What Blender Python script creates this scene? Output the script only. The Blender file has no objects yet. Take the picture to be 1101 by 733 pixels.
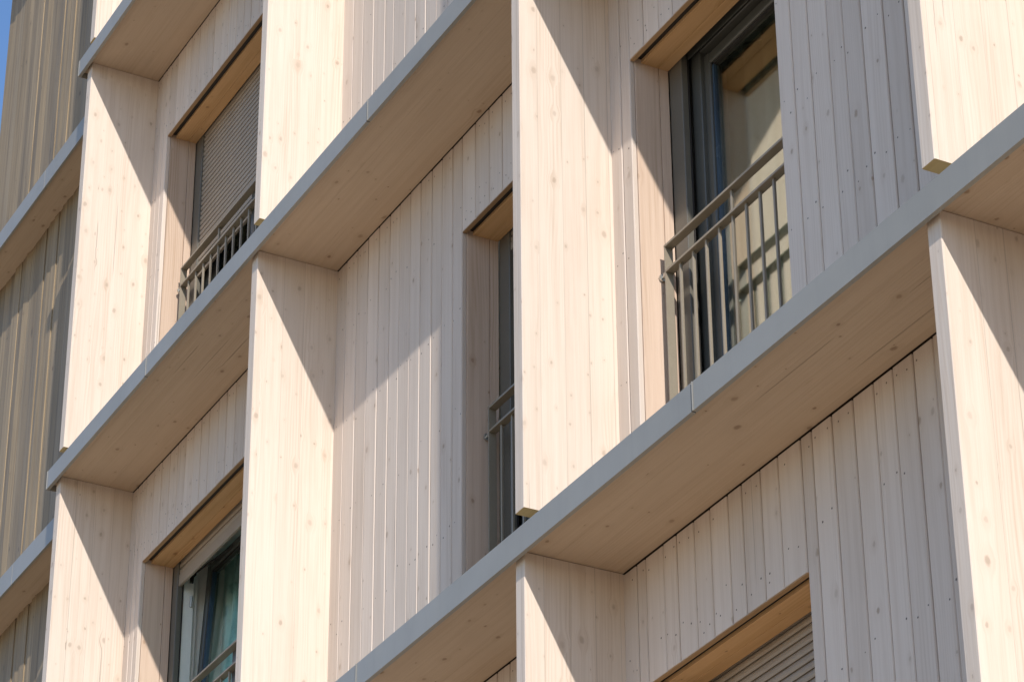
import bpy, bmesh, math, random
from mathutils import Vector, Matrix
R = math.radians
scene = bpy.context.scene
COL = scene.collection
rng = random.Random(7)

# ------------------------------------------------------------------ materials
class NT:
    """tiny helper round a node tree"""
    def __init__(self, name):
        self.m = bpy.data.materials.new(name)
        self.m.use_nodes = True
        self.t = self.m.node_tree
        self.t.nodes.clear()
        self.out = self.n('ShaderNodeOutputMaterial')
    def n(self, kind, **kw):
        nd = self.t.nodes.new(kind)
        for k, v in kw.items():
            setattr(nd, k, v)
        return nd
    def link(self, a, b):
        self.t.links.new(a, b)
    def put(self, sock, v):
        if hasattr(v, 'links'):
            self.link(v, sock)
        else:
            sock.default_value = v
    def math(self, op, a, b=None, c=None, clamp=False):
        nd = self.n('ShaderNodeMath', operation=op, use_clamp=clamp)
        self.put(nd.inputs[0], a)
        if b is not None: self.put(nd.inputs[1], b)
        if c is not None: self.put(nd.inputs[2], c)
        return nd.outputs[0]
    def vec(self, x, y, z=0.0):
        nd = self.n('ShaderNodeCombineXYZ')
        for i, v in enumerate((x, y, z)): self.put(nd.inputs[i], v)
        return nd.outputs[0]
    def noise(self, v, scale=1.0, detail=2.0, rough=0.5):
        nd = self.n('ShaderNodeTexNoise')
        self.link(v, nd.inputs['Vector'])
        nd.inputs['Scale'].default_value = scale
        nd.inputs['Detail'].default_value = detail
        nd.inputs['Roughness'].default_value = rough
        return nd.outputs['Fac']
    def ramp(self, f, a, b, to0=0.0, to1=1.0):
        nd = self.n('ShaderNodeMapRange', interpolation_type='SMOOTHSTEP')
        self.put(nd.inputs['Value'], f)
        self.put(nd.inputs['From Min'], a); self.put(nd.inputs['From Max'], b)
        self.put(nd.inputs['To Min'], to0); self.put(nd.inputs['To Max'], to1)
        return nd.outputs['Result']
    def mix(self, f, a, b, blend='MIX'):
        nd = self.n('ShaderNodeMix', data_type='RGBA', blend_type=blend)
        self.put(nd.inputs[0], f)
        for s, v in ((nd.inputs[6], a), (nd.inputs[7], b)):
            if hasattr(v, 'links'): self.link(v, s)
            else: s.default_value = (*v, 1) if len(v) == 3 else v
        return nd.outputs[2]
    def bsdf(self, color, rough=0.6, metallic=0.0, bump=None, bump_d=0.001, spec=None):
        b = self.n('ShaderNodeBsdfPrincipled')
        if hasattr(color, 'links'): self.link(color, b.inputs['Base Color'])
        else: b.inputs['Base Color'].default_value = (*color, 1)
        self.put(b.inputs['Roughness'], rough)
        b.inputs['Metallic'].default_value = metallic
        if spec is not None: b.inputs['Specular IOR Level'].default_value = spec
        if bump is not None:
            bn = self.n('ShaderNodeBump')
            bn.inputs['Strength'].default_value = 1.0
            bn.inputs['Distance'].default_value = bump_d
            self.link(bump, bn.inputs['Height'])
            self.link(bn.outputs[0], b.inputs['Normal'])
        self.link(b.outputs[0], self.out.inputs['Surface'])
        return b


def wood(name, base, dark, vertical=True, lamella=0.0, knots=0.35, knot_col=(.22, .11, .05),
         grain=0.5, tintamt=0.10, cell=(.115, .30), streak=0.35, rough=0.72, spec=.25, seamamt=.38):
    """white stained spruce: grain, growth rings, real-size knots, board to board variation"""
    k = NT(name)
    geo = k.n('ShaderNodeNewGeometry')
    sp = k.n('ShaderNodeSeparateXYZ'); k.link(geo.outputs['Position'], sp.inputs[0])
    x, y, z = sp.outputs
    if vertical:
        across = k.math('ADD', x, y); along = z
    else:
        across = k.math('ADD', y, z); along = x
    at = k.n('ShaderNodeAttribute', attribute_name='tint')
    tint = at.outputs['Fac']
    if lamella > 0:
        idx = k.math('FLOOR', k.math('DIVIDE', across, lamella))
        wn = k.n('ShaderNodeTexWhiteNoise', noise_dimensions='1D')
        k.link(k.math('ADD', idx, k.math('MULTIPLY', k.math('FLOOR', k.math('DIVIDE', along, 2.9)), 17.3)), wn.inputs['W'])
        board = wn.outputs['Value']
        fr = k.math('FRACT', k.math('DIVIDE', across, lamella))
        edge = k.math('MINIMUM', fr, k.math('SUBTRACT', 1.0, fr))
        seam = k.math('MULTIPLY', k.ramp(k.math('MULTIPLY', edge, lamella), .0012, .0028, 1, 0), k.ramp(board, .35, .6))
    else:
        board = tint
        seam = None
    shift = k.math('MULTIPLY', board, 37.0)
    al = k.math('ADD', along, shift)
    # knots, round at their real size
    cx, cz = cell
    sv = k.vec(k.math('DIVIDE', across, cx), k.math('DIVIDE', al, cz))
    vo = k.n('ShaderNodeTexVoronoi', voronoi_dimensions='2D', feature='F1')
    k.link(sv, vo.inputs['Vector']); vo.inputs['Scale'].default_value = 1.0
    pp = k.n('ShaderNodeSeparateXYZ'); k.link(vo.outputs['Position'], pp.inputs[0])
    dx = k.math('MULTIPLY', k.math('SUBTRACT', k.math('DIVIDE', across, cx), pp.outputs[0]), cx)
    dz = k.math('MULTIPLY', k.math('SUBTRACT', k.math('DIVIDE', al, cz), pp.outputs[1]), cz)
    cc = k.n('ShaderNodeSeparateColor'); k.link(vo.outputs['Color'], cc.inputs[0])
    r1, r2, r3 = cc.outputs
    wob = k.math('MULTIPLY', k.math('SUBTRACT', k.noise(k.vec(across, al), 60, 2), .5), .010)
    d = k.math('ADD', k.math('SQRT', k.math('ADD', k.math('MULTIPLY', dx, dx), k.math('MULTIPLY', k.math('MULTIPLY', dz, dz), .45))), wob)
    rad = k.math('MULTIPLY_ADD', k.math('POWER', r2, 2.5), .014, .0038)
    have = k.ramp(r1, 1 - knots - .02, 1 - knots)
    knot = k.math('MULTIPLY', k.ramp(d, k.math('MULTIPLY', rad, .35), rad, 1, 0), k.math('MULTIPLY', have, k.math('MULTIPLY_ADD', r3, .6, .4)))
    halo = k.math('MULTIPLY', k.ramp(d, rad, k.math('MULTIPLY', rad, 3.2), 1, 0), have)
    # grain bends round the knots
    bend = k.math('MULTIPLY', k.math('MULTIPLY', halo, dx), .8)
    ac = k.math('SUBTRACT', across, bend)
    low = k.noise(k.vec(k.math('MULTIPLY', ac, 5.0), k.math('MULTIPLY', al, .55), k.math('MULTIPLY', board, 9.0)), 1, 3)
    ringp = k.math('MULTIPLY', k.math('ADD', ac, k.math('MULTIPLY', low, .13)), 2 * math.pi / .017)
    ring = k.math('POWER', k.math('MULTIPLY_ADD', k.math('SINE', ringp), .5, .5), 2.0)
    ringamt = k.ramp(k.noise(k.vec(k.math('MULTIPLY', ac, 9.0), k.math('MULTIPLY', al, .7)), 1, 2), .42, .68)
    fine = k.noise(k.vec(k.math('MULTIPLY', ac, 190.0), k.math('MULTIPLY', al, 3.2)), 1, 3, .6)
    mid = k.noise(k.vec(k.math('MULTIPLY', ac, 34.0), k.math('MULTIPLY', al, .9)), 1, 3, .6)
    cloud = k.noise(k.vec(k.math('MULTIPLY', ac, 3.0), k.math('MULTIPLY', al, 1.1)), 1, 4, .6)
    crack = k.ramp(k.noise(k.vec(k.math('MULTIPLY', ac, 62.0), k.math('MULTIPLY', al, .55)), 1, 1.5), .735, .765)
    f = k.math('MULTIPLY', k.math('MULTIPLY', ring, ringamt), .45 * grain)
    f = k.math('MULTIPLY_ADD', k.ramp(fine, .35, .75), .22 * grain, f)
    f = k.math('MULTIPLY_ADD', k.ramp(mid, .40, .72), streak, f)
    f = k.math('MULTIPLY_ADD', k.ramp(cloud, .40, .75), .18, f)
    f = k.math('MULTIPLY_ADD', halo, .16, f)
    f = k.math('MULTIPLY_ADD', k.math('SUBTRACT', board, .5), tintamt * 3.0, f, clamp=True)
    c = k.mix(f, base, dark)
    # board to board brightness
    bright = k.math('MULTIPLY_ADD', k.math('SUBTRACT', board, .5), -2 * tintamt, 1.0)
    c = k.mix(1.0, c, k.vec(bright, bright, bright), 'MULTIPLY')
    c = k.mix(k.math('MULTIPLY', knot, .64), c, knot_col)
    c = k.mix(k.math('MULTIPLY', crack, .35), c, tuple(v * .35 for v in dark))
    if seam is not None:
        c = k.mix(k.math('MULTIPLY', seam, seamamt), c, tuple(v * .3 for v in dark))
    h = k.math('SUBTRACT', k.math('MULTIPLY_ADD', fine, .5, mid), k.math('MULTIPLY', crack, 1.5))
    k.bsdf(c, rough, bump=h, bump_d=.0012, spec=spec)
    return k.m


def painted(name, col, rough=.45, metallic=0.0, var=.12, scale=6.0, fine=90.0, dirt=None):
    k = NT(name)
    geo = k.n('ShaderNodeNewGeometry')
    a = k.noise(geo.outputs['Position'], scale, 4, .6)
    b = k.noise(geo.outputs['Position'], fine, 2)
    f = k.math('MULTIPLY_ADD', b, .3, k.math('MULTIPLY', a, .7))
    lo = tuple(v * (1 - var) for v in col); hi = tuple(min(1, v * (1 + var)) for v in col)
    c = k.mix(k.ramp(f, .35, .65), lo, hi)
    r = k.math('MULTIPLY_ADD', a, .16, rough - .08)
    k.bsdf(c, r, metallic, bump=b, bump_d=.0003)
    return k.m


WHITE = (.70, .60, .505)
M = {}
M['fin'] = wood('stained_spruce_fin', WHITE, (.55, .435, .335), True, lamella=.118, knots=.55, tintamt=.018, grain=.85, streak=.34,
                knot_col=(.36, .275, .205), cell=(.08, .175), seamamt=.30)
M['board'] = wood('stained_spruce_board', (.68, .585, .50), (.52, .42, .335), True, knots=.34, tintamt=.058, grain=.6, streak=.30,
                  knot_col=(.28, .19, .12), cell=(.085, .27))
M['jamb'] = wood('stained_spruce_jamb', (.63, .485, .375), (.46, .32, .22), True, knots=.34, tintamt=.06, grain=1.0, streak=.35,
                 knot_col=(.24, .12, .06), cell=(.09, .25))
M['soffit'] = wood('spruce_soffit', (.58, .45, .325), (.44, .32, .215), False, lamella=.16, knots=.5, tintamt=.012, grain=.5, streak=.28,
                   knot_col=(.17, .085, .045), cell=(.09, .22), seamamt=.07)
M['head'] = wood('spruce_head_board', (.68, .43, .215), (.50, .28, .11), False, knots=.45, tintamt=.05, grain=1.0, streak=.35,
                 knot_col=(.16, .06, .02), cell=(.08, .22))
M['lath'] = wood('raw_lath', (.40, .26, .14), (.26, .15, .07), False, knots=.3)
M['endgrain'] = wood('raw_end_grain', (.62, .48, .24), (.46, .33, .15), False, knots=.0)
M['bead'] = painted('sky_reflection_spacer', (.05, .08, .12), .25, .0, .1)  # blue stands in for sky reflected along the glass edge
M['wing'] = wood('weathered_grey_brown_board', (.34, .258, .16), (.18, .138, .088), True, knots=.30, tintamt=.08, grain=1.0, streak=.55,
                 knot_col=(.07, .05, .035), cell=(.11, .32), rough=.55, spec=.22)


def sheet(name, col):
    k = NT(name)
    geo = k.n('ShaderNodeNewGeometry')
    sp = k.n('ShaderNodeSeparateXYZ'); k.link(geo.outputs['Position'], sp.inputs[0])
    x, y, z = sp.outputs
    streak = k.noise(k.vec(k.math('MULTIPLY', x, 26.0), k.math('MULTIPLY', y, 3.0), k.math('MULTIPLY', z, 2.2)), 1, 4, .65)
    patch = k.noise(geo.outputs['Position'], 1.3, 4, .6)
    wave = k.noise(k.vec(k.math('MULTIPLY', x, 2.6), y, k.math('MULTIPLY', z, 5.0)), 1, 2)
    f = k.math('MULTIPLY_ADD', k.ramp(streak, .45, .78), .25, k.math('MULTIPLY', k.ramp(patch, .3, .7), .45), clamp=True)
    c = k.mix(f, tuple(v * 1.07 for v in col), tuple(v * .86 for v in col))
    k.bsdf(c, k.math('MULTIPLY_ADD', patch, .2, .30), 0.0, bump=wave, bump_d=.006, spec=.5)
    return k.m


M['metal'] = sheet('grey_ledge_metal', (.312, .297, .258))
M['metal2'] = painted('drip_underside', (.12, .095, .065), .6, .0, .1, 5.0)
M['bar'] = painted('bronze_grey_railing', (.27, .23, .17), .36, .0, .06)
M['frame'] = painted('umber_grey_window_frame', (.088, .088, .076), .4, .0, .06)
M['white_frame'] = painted('white_inner_frame', (.82, .80, .74), .4, .0, .04)
M['guide'] = painted('shutter_guide_grey', (.135, .123, .098), .4, .0, .06)
M['shutter'] = painted('taupe_shutter_slats', (.33, .275, .212), .45, .0, .05)
M['gasket'] = painted('black_gasket', (.022, .018, .014), .6, .0, .1)
M['backing'] = painted('dark_backing', (.05, .034, .021), .8, .0, .2)
M['room'] = painted('room_plaster', (.52, .52, .44), .8, .0, .05)
M['bolt'] = painted('zinc_bolt', (.55, .54, .50), .35, .8, .1)
M['nail'] = painted('dark_nail', (.15, .115, .09), .5, .3, .2)
M['curtain'] = painted('teal_curtain', (.50, .80, .74), .85, .0, .15, 12)
M['ground'] = painted('pale_gravel_ground', (.52, .40, .27), .9, .0, .12, .6, 14)


def glass(name, refl, tint):
    k = NT(name)
    g = k.n('ShaderNodeBsdfGlossy'); g.inputs['Roughness'].default_value = .045
    g.inputs['Color'].default_value = (.98, .98, .90, 1)
    geo = k.n('ShaderNodeNewGeometry')
    nz = k.noise(geo.outputs['Position'], 1.6, 1)
    bn = k.n('ShaderNodeBump'); bn.inputs['Distance'].default_value = .002; bn.inputs['Strength'].default_value = .35
    k.link(nz, bn.inputs['Height']); k.link(bn.outputs[0], g.inputs['Normal'])
    t = k.n('ShaderNodeBsdfTransparent'); t.inputs['Color'].default_value = (*tint, 1)
    lw = k.n('ShaderNodeLayerWeight'); lw.inputs['Blend'].default_value = .5
    fr = k.math('MULTIPLY_ADD', k.math('POWER', lw.outputs['Facing'], 5.0), 1 - refl, refl)
    mx = k.n('ShaderNodeMixShader')
    k.link(fr, mx.inputs[0]); k.link(t.outputs[0], mx.inputs[1]); k.link(g.outputs[0], mx.inputs[2])
    k.link(mx.outputs[0], k.out.inputs['Surface'])
    return k.m


M['glass'] = glass('coated_double_glazing', .30, (.80, .86, .82))
M['glass_tilt'] = glass('tilted_pane_glazing', .05, (.93, .98, .965))

# ------------------------------------------------------------------ geometry helpers
class MB:
    """collects solid pieces and links them as ONE mesh object"""
    def __init__(self):
        self.v, self.f, self.mi, self.tint = [], [], [], []
    def add(self, verts, faces, mi=0, tint=.5):
        b = len(self.v); self.v += [tuple(p) for p in verts]
        for f in faces:
            self.f.append(tuple(b + i for i in f)); self.mi.append(mi); self.tint.append(tint)
    def box(self, x0, x1, y0, y1, z0, z1, mi=0, tint=.5):
        vs = [(x, y, z) for z in (z0, z1) for y in (y0, y1) for x in (x0, x1)]
        self.add(vs, [(0, 2, 3, 1), (4, 5, 7, 6), (0, 1, 5, 4), (2, 6, 7, 3), (0, 4, 6, 2), (1, 3, 7, 5)], mi, tint)
    def prism(self, prof, axis, a, b, mi=0, tint=.5):
        """extrude a 2D profile along an axis; profile is given in the two other axes, in xyz order"""
        def mk(p, t):
            q = list(p); q.insert('xyz'.index(axis), t); return q
        n = len(prof)
        vs = [mk(p, a) for p in prof] + [mk(p, b) for p in prof]
        fs = [(i, (i + 1) % n, n + (i + 1) % n, n + i) for i in range(n)] + [tuple(range(n))[::-1], tuple(range(n, 2 * n))]
        self.add(vs, fs, mi, tint)
    def cham(self, x0, x1, y0, y1, z0, z1, c, mi=0, tint=.5):
        """upright bar/board with all four long edges chamfered"""
        self.prism([(x0 + c, y0), (x1 - c, y0), (x1, y0 + c), (x1, y1 - c), (x1 - c, y1), (x0 + c, y1), (x0, y1 - c), (x0, y0 + c)], 'z', z0, z1, mi, tint)
    def chamx(self, x0, x1, y0, y1, z0, z1, c, mi=0, tint=.5):
        self.prism([(y0 + c, z0), (y1 - c, z0), (y1, z0 + c), (y1, z1 - c), (y1 - c, z1), (y0 + c, z1), (y0, z1 - c), (y0, z0 + c)], 'x', x0, x1, mi, tint)
    def cyl(self, p, q, r, n=8, mi=0, tint=.5):
        p, q = Vector(p), Vector(q); d = (q - p).normalized()
        u = d.orthogonal().normalized(); w = d.cross(u)
        vs = [c + (u * math.cos(t) + w * math.sin(t)) * r for c in (p, q) for t in [2 * math.pi * i / n for i in range(n)]]
        fs = [(i, (i + 1) % n, n + (i + 1) % n, n + i) for i in range(n)] + [tuple(range(n))[::-1], tuple(range(n, 2 * n))]
        self.add(vs, fs, mi, tint)
    def build(self, name, mats, parent=None, loc=(0, 0, 0)):
        me = bpy.data.meshes.new(name)
        me.from_pydata(self.v, [], self.f)
        for m in (mats if isinstance(mats, (list, tuple)) else [mats]):
            me.materials.append(m)
        me.polygons.foreach_set('material_index', self.mi)
        a = me.attributes.new('tint', 'FLOAT', 'FACE'); a.data.foreach_set('value', self.tint)
        bm = bmesh.new(); bm.from_mesh(me); bmesh.ops.recalc_face_normals(bm, faces=bm.faces); bm.to_mesh(me); bm.free()
        o = bpy.data.objects.new(name, me); COL.objects.link(o)
        o.location = loc
        if parent is not None:
            o.parent = parent
            o.matrix_parent_inverse = Matrix()
        return o


def bevel(o, w, seg=1):
    md = o.modifiers.new('edge', 'BEVEL'); md.width = w; md.segments = seg; md.limit_method = 'ANGLE'
    return o


def empty(name, label, cat, loc=(0, 0, 0), group=None):
    o = bpy.data.objects.new(name, None); COL.objects.link(o)
    o.location = loc; o['label'] = label; o['category'] = cat
    if group: o['group'] = group
    return o


def copy_tree(o, loc=None, parent=None):
    c = o.copy(); COL.objects.link(c)
    if parent is not None: c.parent = parent
    if loc is not None: c.location = loc
    for ch in [q for q in bpy.data.objects if q.parent == o]:
        copy_tree(ch, None, c)
    return c


# ------------------------------------------------------------------ dimensions (metres)
H, BAY = 3.0, 2.9
FIN_T, FIN_D = .075, .46
LEDGE_Y = -.50
HEAD = -.555           # window head below the soffit
REVEAL = .20
X_END = 11.6
GROUND = -10.0

bld = empty('timber_building', 'pale white stained timber facade with deep fins and grey edged ledges', 'building')
wing = empty('timber_wing', 'darker grey brown board clad wing at the left against the blue sky', 'building')

# openings: (x0, x1, storey)
OPEN = {(0, 0): (.22, 2.00), (0, -1): (.215, 2.00), (1, -1): (4.347, 5.50), (2, -1): (5.976, 7.131), (2, -2): (5.976, 7.133)}
JOINTS = {
    (1, -1): [2.9, 3.014, 3.148, 3.28, 3.409, 3.536, 3.652, 3.775, 3.891, 4.015, 4.128, 4.244, 4.347],
    (2, -2): [5.8, 5.905, 6.01, 6.117, 6.22, 6.354, 6.477, 6.61, 6.712, 6.848, 6.973, 7.104, 7.209, 7.344, 7.486, 7.62, 7.744, 7.87, 7.995],
    (2, -1): [5.8, 5.89, 5.976, 6.10, 6.23, 6.35, 6.48, 6.60, 6.72, 6.85, 6.98, 7.131, 7.24, 7.361, 7.494, 7.599, 7.722, 7.864, 7.995],
    (0, 0): [0, .075, .15, .227, .338, .465, .568, .704, .832, .944, 1.065, 1.179],
    (0, -1): [0, .08, .15, .215, .345, .46, .59, .71, .83, .95, 1.06, 1.18],
}


def joints(b, s):
    x0, x1 = b * BAY + .001, (b + 1) * BAY - FIN_T - .001
    js = list(JOINTS.get((b, s), [x0])); js[0] = x0
    while x1 - js[-1] > .17:
        js.append(js[-1] + rng.choice((.108, .118, .127, .127, .135, .142)))
    js = [j for j in js if j < x1 - .05] + [x1]
    op = OPEN.get((b, s))
    if op:
        for e in op:
            near = min(range(len(js)), key=lambda i: abs(js[i] - e))
            if abs(js[near] - e) < .06 and 0 < near < len(js) - 1:
                js[near] = e
    return js


def wall_panel(b, s):
    """one field of vertical cladding between two fins and two ledges"""
    m = MB(); zb, zt = s * H + .088, s * H + H - .009
    js = joints(b, s); op = OPEN.get((b, s))
    zh = s * H + H + HEAD
    for i in range(len(js) - 1):
        a, c = js[i], js[i + 1]
        t = rng.random(); dy = rng.uniform(-.0012, .0012)
        spans = [(a, c, zb, zt)]
        if op:
            o0, o1 = op
            if c <= o0 + .002 or a >= o1 - .002: pass
            elif a >= o0 - .002 and c <= o1 + .002: spans = [(a, c, zh, zt)]
            else:
                spans = []
                if a < o0: spans += [(a, o0, zb, zt), (o0 - .004, c, zh, zt)]
                elif c > o1: spans += [(a, o1 + .004, zh, zt), (o1, c, zb, zt)]
        for (p, q, z0, z1) in spans:
            g0 = .0002 if i == 0 else rng.uniform(.0027, .0047)
            g1 = .0002 if i == len(js) - 2 else rng.uniform(.0027, .0047)
            c0 = .0003 if i == 0 else .003
            c1 = .0003 if i == len(js) - 2 else .003
            m.prism([(p + g0 + c0, dy), (q - g1 - c1, dy), (q - g1, dy + .004), (q - g1, .024), (p + g0, .024), (p + g0, dy + .004)], 'z', z0, z1, 0, t)
            # nail heads in pairs
            z = s * H + .34
            while z < z1 - .04:
                if z > z0 + .04:
                    for fx in (.24, .76):
                        if rng.random() < .62:
                            xx = p + (q - p) * fx + rng.uniform(-.012, .012); zz = z + rng.uniform(-.045, .045)
                            rr = rng.uniform(.003, .0052)
                            m.add([(xx + rr * math.cos(k * math.pi / 3), dy - .0006, zz + rr * math.sin(k * math.pi / 3)) for k in range(6)], [tuple(range(6))], 1, t)
                z += .56
            zz = z1 - .05
            if z1 - z0 > .2:
                for fx in (.25, .75):
                    if rng.random() < .6:
                        xx = p + (q - p) * fx + rng.uniform(-.01, .01); zq = zz + rng.uniform(-.012, .012)
                        m.add([(xx + .0042 * math.cos(k * math.pi / 3), dy - .0006, zq + .0042 * math.sin(k * math.pi / 3)) for k in range(6)], [tuple(range(6))], 1, t)
                if op and abs(z0 - zh) < .01:
                    for fx in (.3, .72)[:rng.choice((0, 1, 2))]:
                        xx = p + (q - p) * fx + rng.uniform(-.01, .01); zq = z0 + .06 + rng.uniform(-.012, .012)
                        m.add([(xx + .0042 * math.cos(k * math.pi / 3), dy - .0006, zq + .0042 * math.sin(k * math.pi / 3)) for k in range(6)], [tuple(range(6))], 1, t)
    # backing behind the boards, cut round the opening
    x0, x1 = b * BAY - FIN_T + .002, (b + 1) * BAY - FIN_T - .002
    y0, y1 = .026, .18
    Z0, Z1 = s * H + .0, s * H + H - .001
    if op:
        o0, o1 = op[0] - .03, op[1] + .03
        m.box(x0, o0, y0, y1, Z0, Z1, 2); m.box(o1, x1, y0, y1, Z0, Z1, 2)
        m.box(o0, o1, y0, y1, zh + .03, Z1, 2)
        m.box(o0, o1, y0, y1, Z0, s * H + .08, 2)
    else:
        m.box(x0, x1, y0, y1, Z0, Z1, 2)
    return m.build('wall_panel', [M['board'], M['nail'], M['backing']], bld)


PANELS = [(0, 1)] + [(b, s) for s in (0, -1, -2) for b in range(4)]
for b, s in PANELS:
    wall_panel(b, s)

# deep fins: one built, the rest are copies
fm = MB()
fm.cham(-FIN_T, 0, -FIN_D, .020, .20, H - .003, .003)
fm.mi[-2] = 1          # end grain under the fin, unstained
fin0 = fm.build('fin', [M['fin'], M['endgrain']], bld, (0, 0, H))
FINS = [(0, 1), (0, 0), (1, 0), (2, 0), (3, 0), (0, -1), (1, -1), (2, -1), (3, -1), (1, -2), (2, -2), (3, -2), (4, -1), (4, -2), (4, 0)]
for i, (b, s) in enumerate(FINS):
    o = fin0 if i == 0 else copy_tree(fin0)
    o.location = (b * BAY, 0, s * H)

# ledges: wooden soffit slab with a grey metal edge in lengths
XL = -.143
CAPJ = [XL, 1.425, 4.299, 7.178, 10.05, X_END]


def cap(parent, y, zt, zb, a, c, ret):
    m = MB(); g = .004
    a += g if a > XL + .01 else 0; c -= g
    # bent sheet: sloping top, front face, drip return below
    prof = [(-.0005, zt + .018), (y, zt), (y, zb), (y + ret, zb), (y + ret, zb + .030), (y + ret - .003, zb + .030), (y + ret - .003, zb + .003),
            (y + .003, zb + .003), (y + .003, zt - .003), (-.0005, zt + .015)]
    m.prism(prof, 'x', a, c, 0)
    # raised seam lip at one end
    m.prism([(y - .0025, zt + .001), (y - .0025, zb), (y - .0003, zb), (y - .0003, zt + .001)], 'x', a, a + .006, 0)
    for fi in range(len(m.f)):
        pass
    return m.build('metal_edge', M['metal'], parent)


def ledge(k):
    m = MB(); z = k * H
    y0 = LEDGE_Y + .021
    # soffit boards, running along the ledge
    js = [y0, y0 + .155, y0 + .315, -.001]
    for i in range(3):
        m.box(XL + .012, X_END, js[i] + .0002, js[i + 1] - .0002, z + rng.uniform(0, .0008), z + .04, 0, rng.random())
    m.box(XL + .012, X_END, y0, -.001, z + .0405, z + .075, 1)
    o = m.build('ledge', [M['soffit'], M['backing']], bld)
    for i in range(len(CAPJ) - 1):
        c = cap(o, LEDGE_Y, z + .085, z - .035, CAPJ[i], CAPJ[i + 1], .020)
    # end plate
    e = MB(); e.box(XL - .003, XL, LEDGE_Y, -.001, z - .035, z + .086)
    e.build('end_plate', M['metal'], o)
    return o


for k in (2, 1, 0, -1):
    ledge(k)


# ------------------------------------------------------------------ windows
def slats(m, x0, x1, y, zb, zt, pitch=.037, bar=.042):
    z = zb + bar + .003
    m.chamx(x0, x1, y - .009, y + .009, zb, zb + bar, .002)          # bottom bar
    while z < zt:
        prof = [(y + .006, z), (y - .004, z + .001), (y - .0075, z + pitch * .3), (y - .0075, z + pitch * .62), (y - .002, z + pitch - .0048), (y + .006, z + pitch - .004)]
        m.prism(prof, 'x', x0, x1, 0)
        z += pitch


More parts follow.
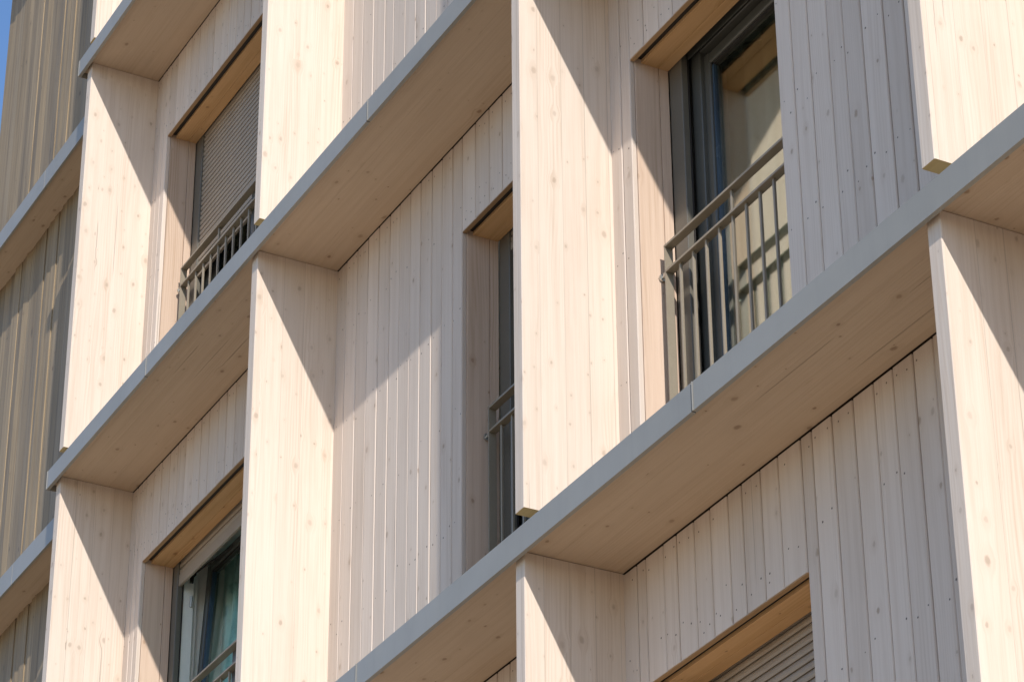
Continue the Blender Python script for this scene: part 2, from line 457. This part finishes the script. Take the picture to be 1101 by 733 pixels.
def window(b, s, shutter=None, tilt=False, label=None):
    x0, x1 = OPEN[(b, s)]; zb = s * H + .10; zt = s * H + H + HEAD
    # outer frame is the part itself
    yf = .245 if tilt else .265
    fw, fd = (.05 if tilt else .075), .07
    f = MB()
    off, gw = (.015, .075) if tilt else (.088, .105)
    fx0, fx1 = x0 + off, x1 - off
    f.cham(fx0, fx0 + fw, yf, yf + fd, zb, zt + .10, .004); f.cham(fx1 - fw, fx1, yf, yf + fd, zb, zt + .10, .004)
    f.chamx(fx0 + fw, fx1 - fw, yf + .001, yf + fd - .001, zt + .025, zt + .10, .004)
    f.chamx(fx0 + fw, fx1 - fw, yf + .001, yf + fd - .001, zb, zb + .06, .004)
    # cheeks that close the gap to the masonry
    f.box(x0 - .02, fx0 + .02, yf + .02, yf + fd + .03, zb - .02, zt + .06)
    f.box(fx1 - .02, x1 + .02, yf + .02, yf + fd + .03, zb - .02, zt + .06)
    f.box(x0 - .02, x1 + .02, yf + .02, yf + fd + .03, zt + .08, zt + .14)
    w = f.build('window', M['white_frame'] if tilt else M['frame'], bld)
    if label: w['label'] = label
    # timber reveal: cladding edge, groove, two boards on each side
    for sx, d in ((x0, -1), (x1, 1)):
        j = MB()
        for ya, yb, t in ((.027, .150, rng.random()), (.153, REVEAL, rng.random())):
            a, c = sorted((sx, sx + d * .022))
            j.cham(a, c, ya, yb, zb - .01, zt + .02, .0015, 0, t)
        j.build('jamb', M['jamb'], w)
    h = MB()
    h.box(x0 - .004, x1 + .004, .0265, .0275, zt + .035, zt + .037, 1)
    h.chamx(x0 + .0005, x1 - .0005, .060, .145, zt, zt + .02, .0012, 0, rng.random())
    h.chamx(x0 + .0005, x1 - .0005, .1465, REVEAL, zt, zt + .02, .0012, 0, rng.random())
    h.box(x0 - .02, x1 + .02, .026, REVEAL - .005, zt + .0215, zt + .05, 1)
    h.build('head_board', [M['head'], M['gasket']], w)
    # lath under the cladding ends
    l = MB(); l.chamx(x0 + .0005, x1 - .0005, .002, .0245, zt - .0042, zt - .0003, .0008, 0, rng.random()); l.build('head_lath', M['lath'], w)
    sl = MB(); sl.prism([(.002, zb - .012), (.345, zb + .004), (.345, zb - .02), (.002, zb - .03)], 'x', x0 + .001, x1 - .001); sl.build('sill', M['metal'], w)
    # shutter guides
    for gx0, gx1 in ((x0 + .001, x0 + gw), (x1 - gw, x1 - .001)):
        g = MB()
        g.cham(gx0, gx1, REVEAL + .003, REVEAL + .036, zb, zt + .04, .003)
        xx = gx1 - .004 if gx0 == x0 + .001 else gx0
        g.cham(xx, xx + .004, REVEAL + .037, REVEAL + .043, zb, zt + .04, .0008, 1)
        g.build('guide_rail', [M['guide'], M['gasket']], w)
    bx = MB(); bx.box(x0 + gw + .001, x1 - gw - .001, REVEAL + .038, REVEAL + .044, zt + .012, zt + .06); bx.build('shutter_slot', M['frame'], w)
    if shutter is not None:
        sm = MB(); slats(sm, x0 + gw - .004, x1 - gw + .004, REVEAL + .02, s * H + H + shutter, zt + .05, bar=.075 if tilt else .042)
        sm.build('roller_shutter', M['shutter'], w)
    # sash and pane
    sw = .050 if tilt else .055
    a0, a1, c0, c1 = fx0 + fw - .012, fx1 - fw + .012, zb + .05, (zt + .040 if tilt else zt + .005)
    mid = (a0 + a1) / 2
    leaves = [(a0, a1)] if a1 - a0 < 1.3 else [(a0, mid - .002), (mid + .002, a1)]
    for li, (p, q) in enumerate(leaves):
        sh = MB(); y0 = 0.0; d = .062
        sh.cham(p, q, 0, 0, 0, 0, 0) if False else None
        sh.cham(p, p + sw, y0, y0 + d, 0, c1 - c0, .006); sh.cham(q - sw, q, y0, y0 + d, 0, c1 - c0, .006)
        sh.chamx(p + sw, q - sw, y0 + .001, y0 + d - .001, 0, sw, .006); sh.chamx(p + sw, q - sw, y0 + .001, y0 + d - .001, c1 - c0 - sw, c1 - c0, .006)
        # glazing bead, its side strips coloured as a painted sky reflection
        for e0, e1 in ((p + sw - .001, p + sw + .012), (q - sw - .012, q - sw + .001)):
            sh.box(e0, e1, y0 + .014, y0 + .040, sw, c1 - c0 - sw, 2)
        sh.box(p + sw, q - sw, y0 + .014, y0 + .040, c1 - c0 - sw - .010, c1 - c0 - sw + .001, 1)
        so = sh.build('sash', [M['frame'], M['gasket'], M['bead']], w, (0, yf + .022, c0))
        pn = MB(); pn.box(p + sw - .003, q - sw + .003, yf + .046, yf + .050, c0 + sw - .003, c1 - sw + .003)
        if tilt and li == 0:
            ang = R(-3.0)
            so.rotation_euler = (ang, 0, 0)
            so.location = (0, yf + .03, c0)
            pn = MB(); pn.box(p + sw - .003, q - sw + .003, .024, .028, sw - .003, c1 - c0 - sw + .003)
            po = pn.build('pane', M['glass_tilt'], w, (0, yf + .03, c0)); po.rotation_euler = (ang, 0, 0)
            # stay arm from the frame head to the leaning sash
            top = Vector((0, yf + .03 + math.sin(-ang) * (c1 - c0), c0 + math.cos(ang) * (c1 - c0)))
            sa = MB()
            sa.cyl((p + .05, yf + .05, zt - .06), (p + .42, top.y + .02, top.z - .012), .006, 6)
            sa.box(p + .01, p + .07, yf + .03, yf + .055, zt - .075, zt - .05)
            sa.box(p + .03, p + .045, yf + .03, yf + .05, zt - .115, zt - .07)
            sa.build('stay_arm', M['gasket'], w)
            hg = MB(); hg.cyl((fx0 + fw + .004, yf + .05, zt - .26), (fx0 + fw + .004, yf + .05, zt - .19), .009, 8); hg.build('hinge', M['bolt'], w)
        else:
            pn.build('pane', M['glass_tilt'] if tilt else M['glass'], w)
    # plastered lining of the wall behind the frame
    li_ = MB(); ya, yb = yf + fd + .002, yf + fd + .22
    li_.box(x0 - .019, x0 - .004, ya, yb, zb, zt + .12); li_.box(x1 + .004, x1 + .019, ya, yb, zb, zt + .12)
    li_.box(x0 - .019, x1 + .019, ya, yb, zt + .121, zt + .138)
    li_.build('inner_reveal', M['white_frame'], w)
    # the room behind
    r = MB()
    X0, X1, Y0, Y1, Z0, Z1 = x0 - .25, x1 + .25, yf + fd + .031, 2.4, s * H + .06, s * H + 2.66
    r.box(X0 - .03, X0, Y0, Y1, Z0, Z1); r.box(X1, X1 + .03, Y0, Y1, Z0, Z1); r.box(X0, X1, Y1, Y1 + .03, Z0, Z1)
    r.box(X0, X1, Y0, Y1, Z0 - .03, Z0); r.box(X0, X1, Y0, Y1, Z1, Z1 + .03)
    r.box(X0 - .03, x0 - .0205, Y0 - .002, Y0 + .02, Z0, Z1); r.box(x1 + .0205, X1 + .03, Y0 - .002, Y0 + .02, Z0, Z1)
    r.box(x0 - .0205, x1 + .0205, Y0 - .002, Y0 + .02, zt + .141, Z1)
    r.build('interior_wall', M['room'], w)
    return w


window(0, 0, shutter=-1.605, label='window with its grey roller shutter almost fully lowered')
window(0, -1, shutter=-.70, tilt=True, label='window tilted open under a slightly lowered shutter')
window(1, -1, shutter=-.655, label='dark window half hidden behind a fin')
window(2, -1, label='tall window whose glass mirrors the sunlit fin')
window(2, -2, shutter=-2.85, label='window with wide roller shutter slats closed')


def curtain(name, label, x0, x1, y, z0, z1, mat, folds, amp):
    n = folds * 8
    m = MB()
    vs = []
    for z in (z0, z1):
        for yy in (0, .004):
            for i in range(n + 1):
                t = i / n
                a = amp * (1 + .35 * math.sin(t * 9.1))
                vs.append((x0 + (x1 - x0) * t, y + yy + a * math.sin(t * folds * 2 * math.pi + .6 * math.sin(t * 13)), z))
    k = n + 1
    fs = []
    for i in range(n):
        fs += [(i, i + 1, 2 * k + i + 1, 2 * k + i), (k + i + 1, k + i, 3 * k + i, 3 * k + i + 1), (i + 1, i, k + i, k + i + 1), (2 * k + i, 2 * k + i + 1, 3 * k + i + 1, 3 * k + i)]
    fs += [(0, 2 * k, 3 * k, k), (n, k + n, 3 * k + n, 2 * k + n)]
    m.add(vs, fs)
    o = m.build(name, mat)
    for p in o.data.polygons: p.use_smooth = True
    o['label'] = label; o['category'] = 'curtain'
    return o


curtain('curtain', 'teal curtain hanging in folds behind the tilted open window', .216, 1.995, .528, -2.88, -.447, M['curtain'], 15, .017)


M['curtain2'] = painted('cream_curtain', (.50, .48, .35), .85, .0, .08, 12)  # cream curtain added to catch bounce light and lift the dark glass
curtain('curtain', 'added cream curtain behind the glass of the tall window at the upper right', 5.96, 7.14, .50, -2.88, -.45, M['curtain2'], 9, .02)

# ------------------------------------------------------------------ railings
def railing(name, label, length, x, z, post_at=None, pitch=.1055, first=.10, tall=4):
    """flat bar guard set inside the window reveal; origin at its lower left end"""
    t = empty(name, label, 'railing', (x, .105, z), 'balcony railings set in the window openings')
    d = .042
    zt, zm, zb = 1.375, 1.25, .075
    m = MB(); m.chamx(0, length, 0, d, zt - .012, zt, .0012); m.build('top_rail', M['bar'], t)
    m = MB(); m.chamx(.0085, length - .0085, .0005, d - .0005, zm - .012, zm, .0012); m.build('middle_rail', M['bar'], t)
    m = MB(); m.chamx(.0085, length - .0085, .0005, d - .0005, zb - .010, zb, .0012); m.build('bottom_rail', M['bar'], t)
    for px in (0, length - .008):
        m = MB(); m.cham(px, px + .008, .0008, d - .0008, 0.0, zt - .0122, .001); m.build('post', M['bar'], t)
    if post_at:
        m = MB(); m.cham(post_at, post_at + .058, d + .0002, d + .011, 0.0, zt + .05, .001); m.build('post', M['frame'], t)  # darker paint on this post stands in for shade on its front
    xx, i = first, 0
    while xx < length - .05:
        m = MB(); m.cham(xx - .0065, xx + .0065, d / 2 - .0065, d / 2 + .0065, zb + .0002, zm - .0122, .0022)
        if i % 8 == tall: m.cham(xx - .0065, xx + .0065, d / 2 - .0065, d / 2 + .0065, zm + .0002, zt - .0122, .0022)
        m.build('baluster', M['bar'], t)
        xx += pitch; i += 1
    for sx, px in ((-1, 0), (1, length)):
        for zz in (1.245, .25):
            m = MB()
            m.cyl((px + sx * .0605, d / 2, zz), (px + sx * .0005, d / 2, zz), .0075, 8)
            m.cyl((px + sx * .012, d / 2, zz), (px + sx * .026, d / 2, zz), .014, 6)
            m.cyl((px + sx * .046, d / 2, zz), (px + sx * .056, d / 2, zz), .017, 8)
            m.build('bolt', M['bolt'], t)
    return t


r1 = railing('railing', 'bronze grey railing before the tall mirrored window, sunlit at its left end', 1.034, 6.036, -2.900)
r2 = copy_tree(r1, (4.410, .105, -2.900)); r2['label'] = 'shaded railing end beside the dark window, half hidden by a fin'
r3 = railing('railing', 'railing in front of the lowered roller shutter at the upper left', 1.62, .312, .065, post_at=1.0, pitch=.1155, first=.10, tall=4)
r4 = copy_tree(r3, (.312, .105, -2.905)); r4['label'] = 'railing corner in front of the tilted open window with teal curtain'

# ------------------------------------------------------------------ the wing
WX0 = -3.36
wm = MB(); x = WX0 + .002; i = 0
while x < -.10:
    w_ = rng.choice((.07, .085, .11, .125)); e = min(x + w_, -.078)
    # each board sits a little proud at its left edge, weathered, its tilt shaped to catch more sun
    ya = -rng.choice((.001, .003, .007, .012)); yb = -rng.choice((.0, .0, .005, .007, .008)); gp = rng.choice((.003, .005, .008))
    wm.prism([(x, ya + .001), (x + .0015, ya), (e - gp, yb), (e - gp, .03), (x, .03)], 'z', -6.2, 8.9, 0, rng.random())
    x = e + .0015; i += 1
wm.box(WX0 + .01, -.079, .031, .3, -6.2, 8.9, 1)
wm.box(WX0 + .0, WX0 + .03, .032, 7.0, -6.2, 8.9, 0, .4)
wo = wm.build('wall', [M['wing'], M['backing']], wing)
for k in (2, 1, 0, -1):
    z = k * H; m = MB()
    m.box(WX0 + .004, -.0785, -.205, -.001, z, z + .04, 0, .4); m.box(WX0 + .004, -.0785, -.205, -.003, z + .0405, z + .10, 1)
    o = m.build('ledge', [M['soffit'], M['backing']], wing)
    for a, c in ((WX0 - .05, -1.523), (-1.523, -.0785)):
        q = MB(); a += .003 if a > WX0 else 0; c -= .003
        y, zt, zb, rt = -.222, z + .125, z - .022, .016
        q.prism([(-.003, zt + .012), (y, zt), (y, zb), (y + rt, zb), (y + rt, zb + .022), (y + rt - .003, zb + .022), (y + rt - .003, zb + .003), (y + .003, zb + .003), (y + .003, zt - .003), (-.003, zt + .009)], 'x', a, c)
        q.build('metal_edge', M['metal'], o)

# ------------------------------------------------------------------ ground
gm = MB(); gm.box(-400, 400, -400, 400, GROUND - .3, GROUND)
g = gm.build('ground', M['ground']); g['kind'] = 'structure'

# the building's body behind the facade, down to the ground
bm_ = MB()
bm_.box(-.07, X_END, 2.5, 10, GROUND, 9.0, 0); bm_.box(X_END, X_END + .1, 0, 10, GROUND, 9.0, 0)
bm_.box(-.07, X_END, .19, 2.5, GROUND, -6.02, 0); bm_.box(-.07, X_END, .19, 2.5, 6.1, 9.0, 0); 
bm_.box(-.07, -.05, .31, 2.5, -6.02, 6.1, 0)
bm_.build('core_wall', M['room'], bld)

# ------------------------------------------------------------------ camera
cam = bpy.data.cameras.new('camera'); co = bpy.data.objects.new('camera', cam); COL.objects.link(co)
F, CW = 3278.1546, 1101.0
cam.sensor_width = 36.0; cam.lens = F * 36.0 / CW
cam.clip_start = .1; cam.clip_end = 2000
co.location = (15.542, -5.7316, -8.3722)
co.rotation_mode = 'XYZ'
co.rotation_euler = (2.0912, .0067, 1.0825)
scene.camera = co

# ------------------------------------------------------------------ light
S = Vector((3.53, -1.0, 1.86)).normalized()
el = math.asin(S.z); az = math.atan2(S.x, S.y)
sun = bpy.data.lights.new('sun', 'SUN'); so = bpy.data.objects.new('sun', sun); COL.objects.link(so)
sun.energy = 3.0; sun.angle = R(.53); sun.color = (1.0, .94, .875)
so.rotation_euler = S.to_track_quat('Z', 'Y').to_euler()
W = bpy.data.worlds.new('World'); scene.world = W; W.use_nodes = True
nt = W.node_tree; nt.nodes.clear()
sky = nt.nodes.new('ShaderNodeTexSky'); sky.sky_type = 'NISHITA'; sky.sun_disc = False
sky.sun_elevation = el; sky.sun_rotation = az
sky.altitude = 300; sky.air_density = 1.0; sky.dust_density = .6; sky.ozone_density = 5.0
bg = nt.nodes.new('ShaderNodeBackground'); bg.inputs['Strength'].default_value = .15
ou = nt.nodes.new('ShaderNodeOutputWorld')
nt.links.new(sky.outputs[0], bg.inputs[0]); nt.links.new(bg.outputs[0], ou.inputs[0])

vs = scene.view_settings
vs.view_transform = 'Standard'; vs.look = 'None'; vs.exposure = 0.46; vs.gamma = 1.0; vs.use_curve_mapping = False
scene.render.engine = 'CYCLES'
c = scene.cycles
c.max_bounces = 10; c.diffuse_bounces = 6; c.glossy_bounces = 4; c.transparent_max_bounces = 12; c.transmission_bounces = 6
c.use_denoising = True
c.caustics_reflective = False; c.caustics_refractive = False
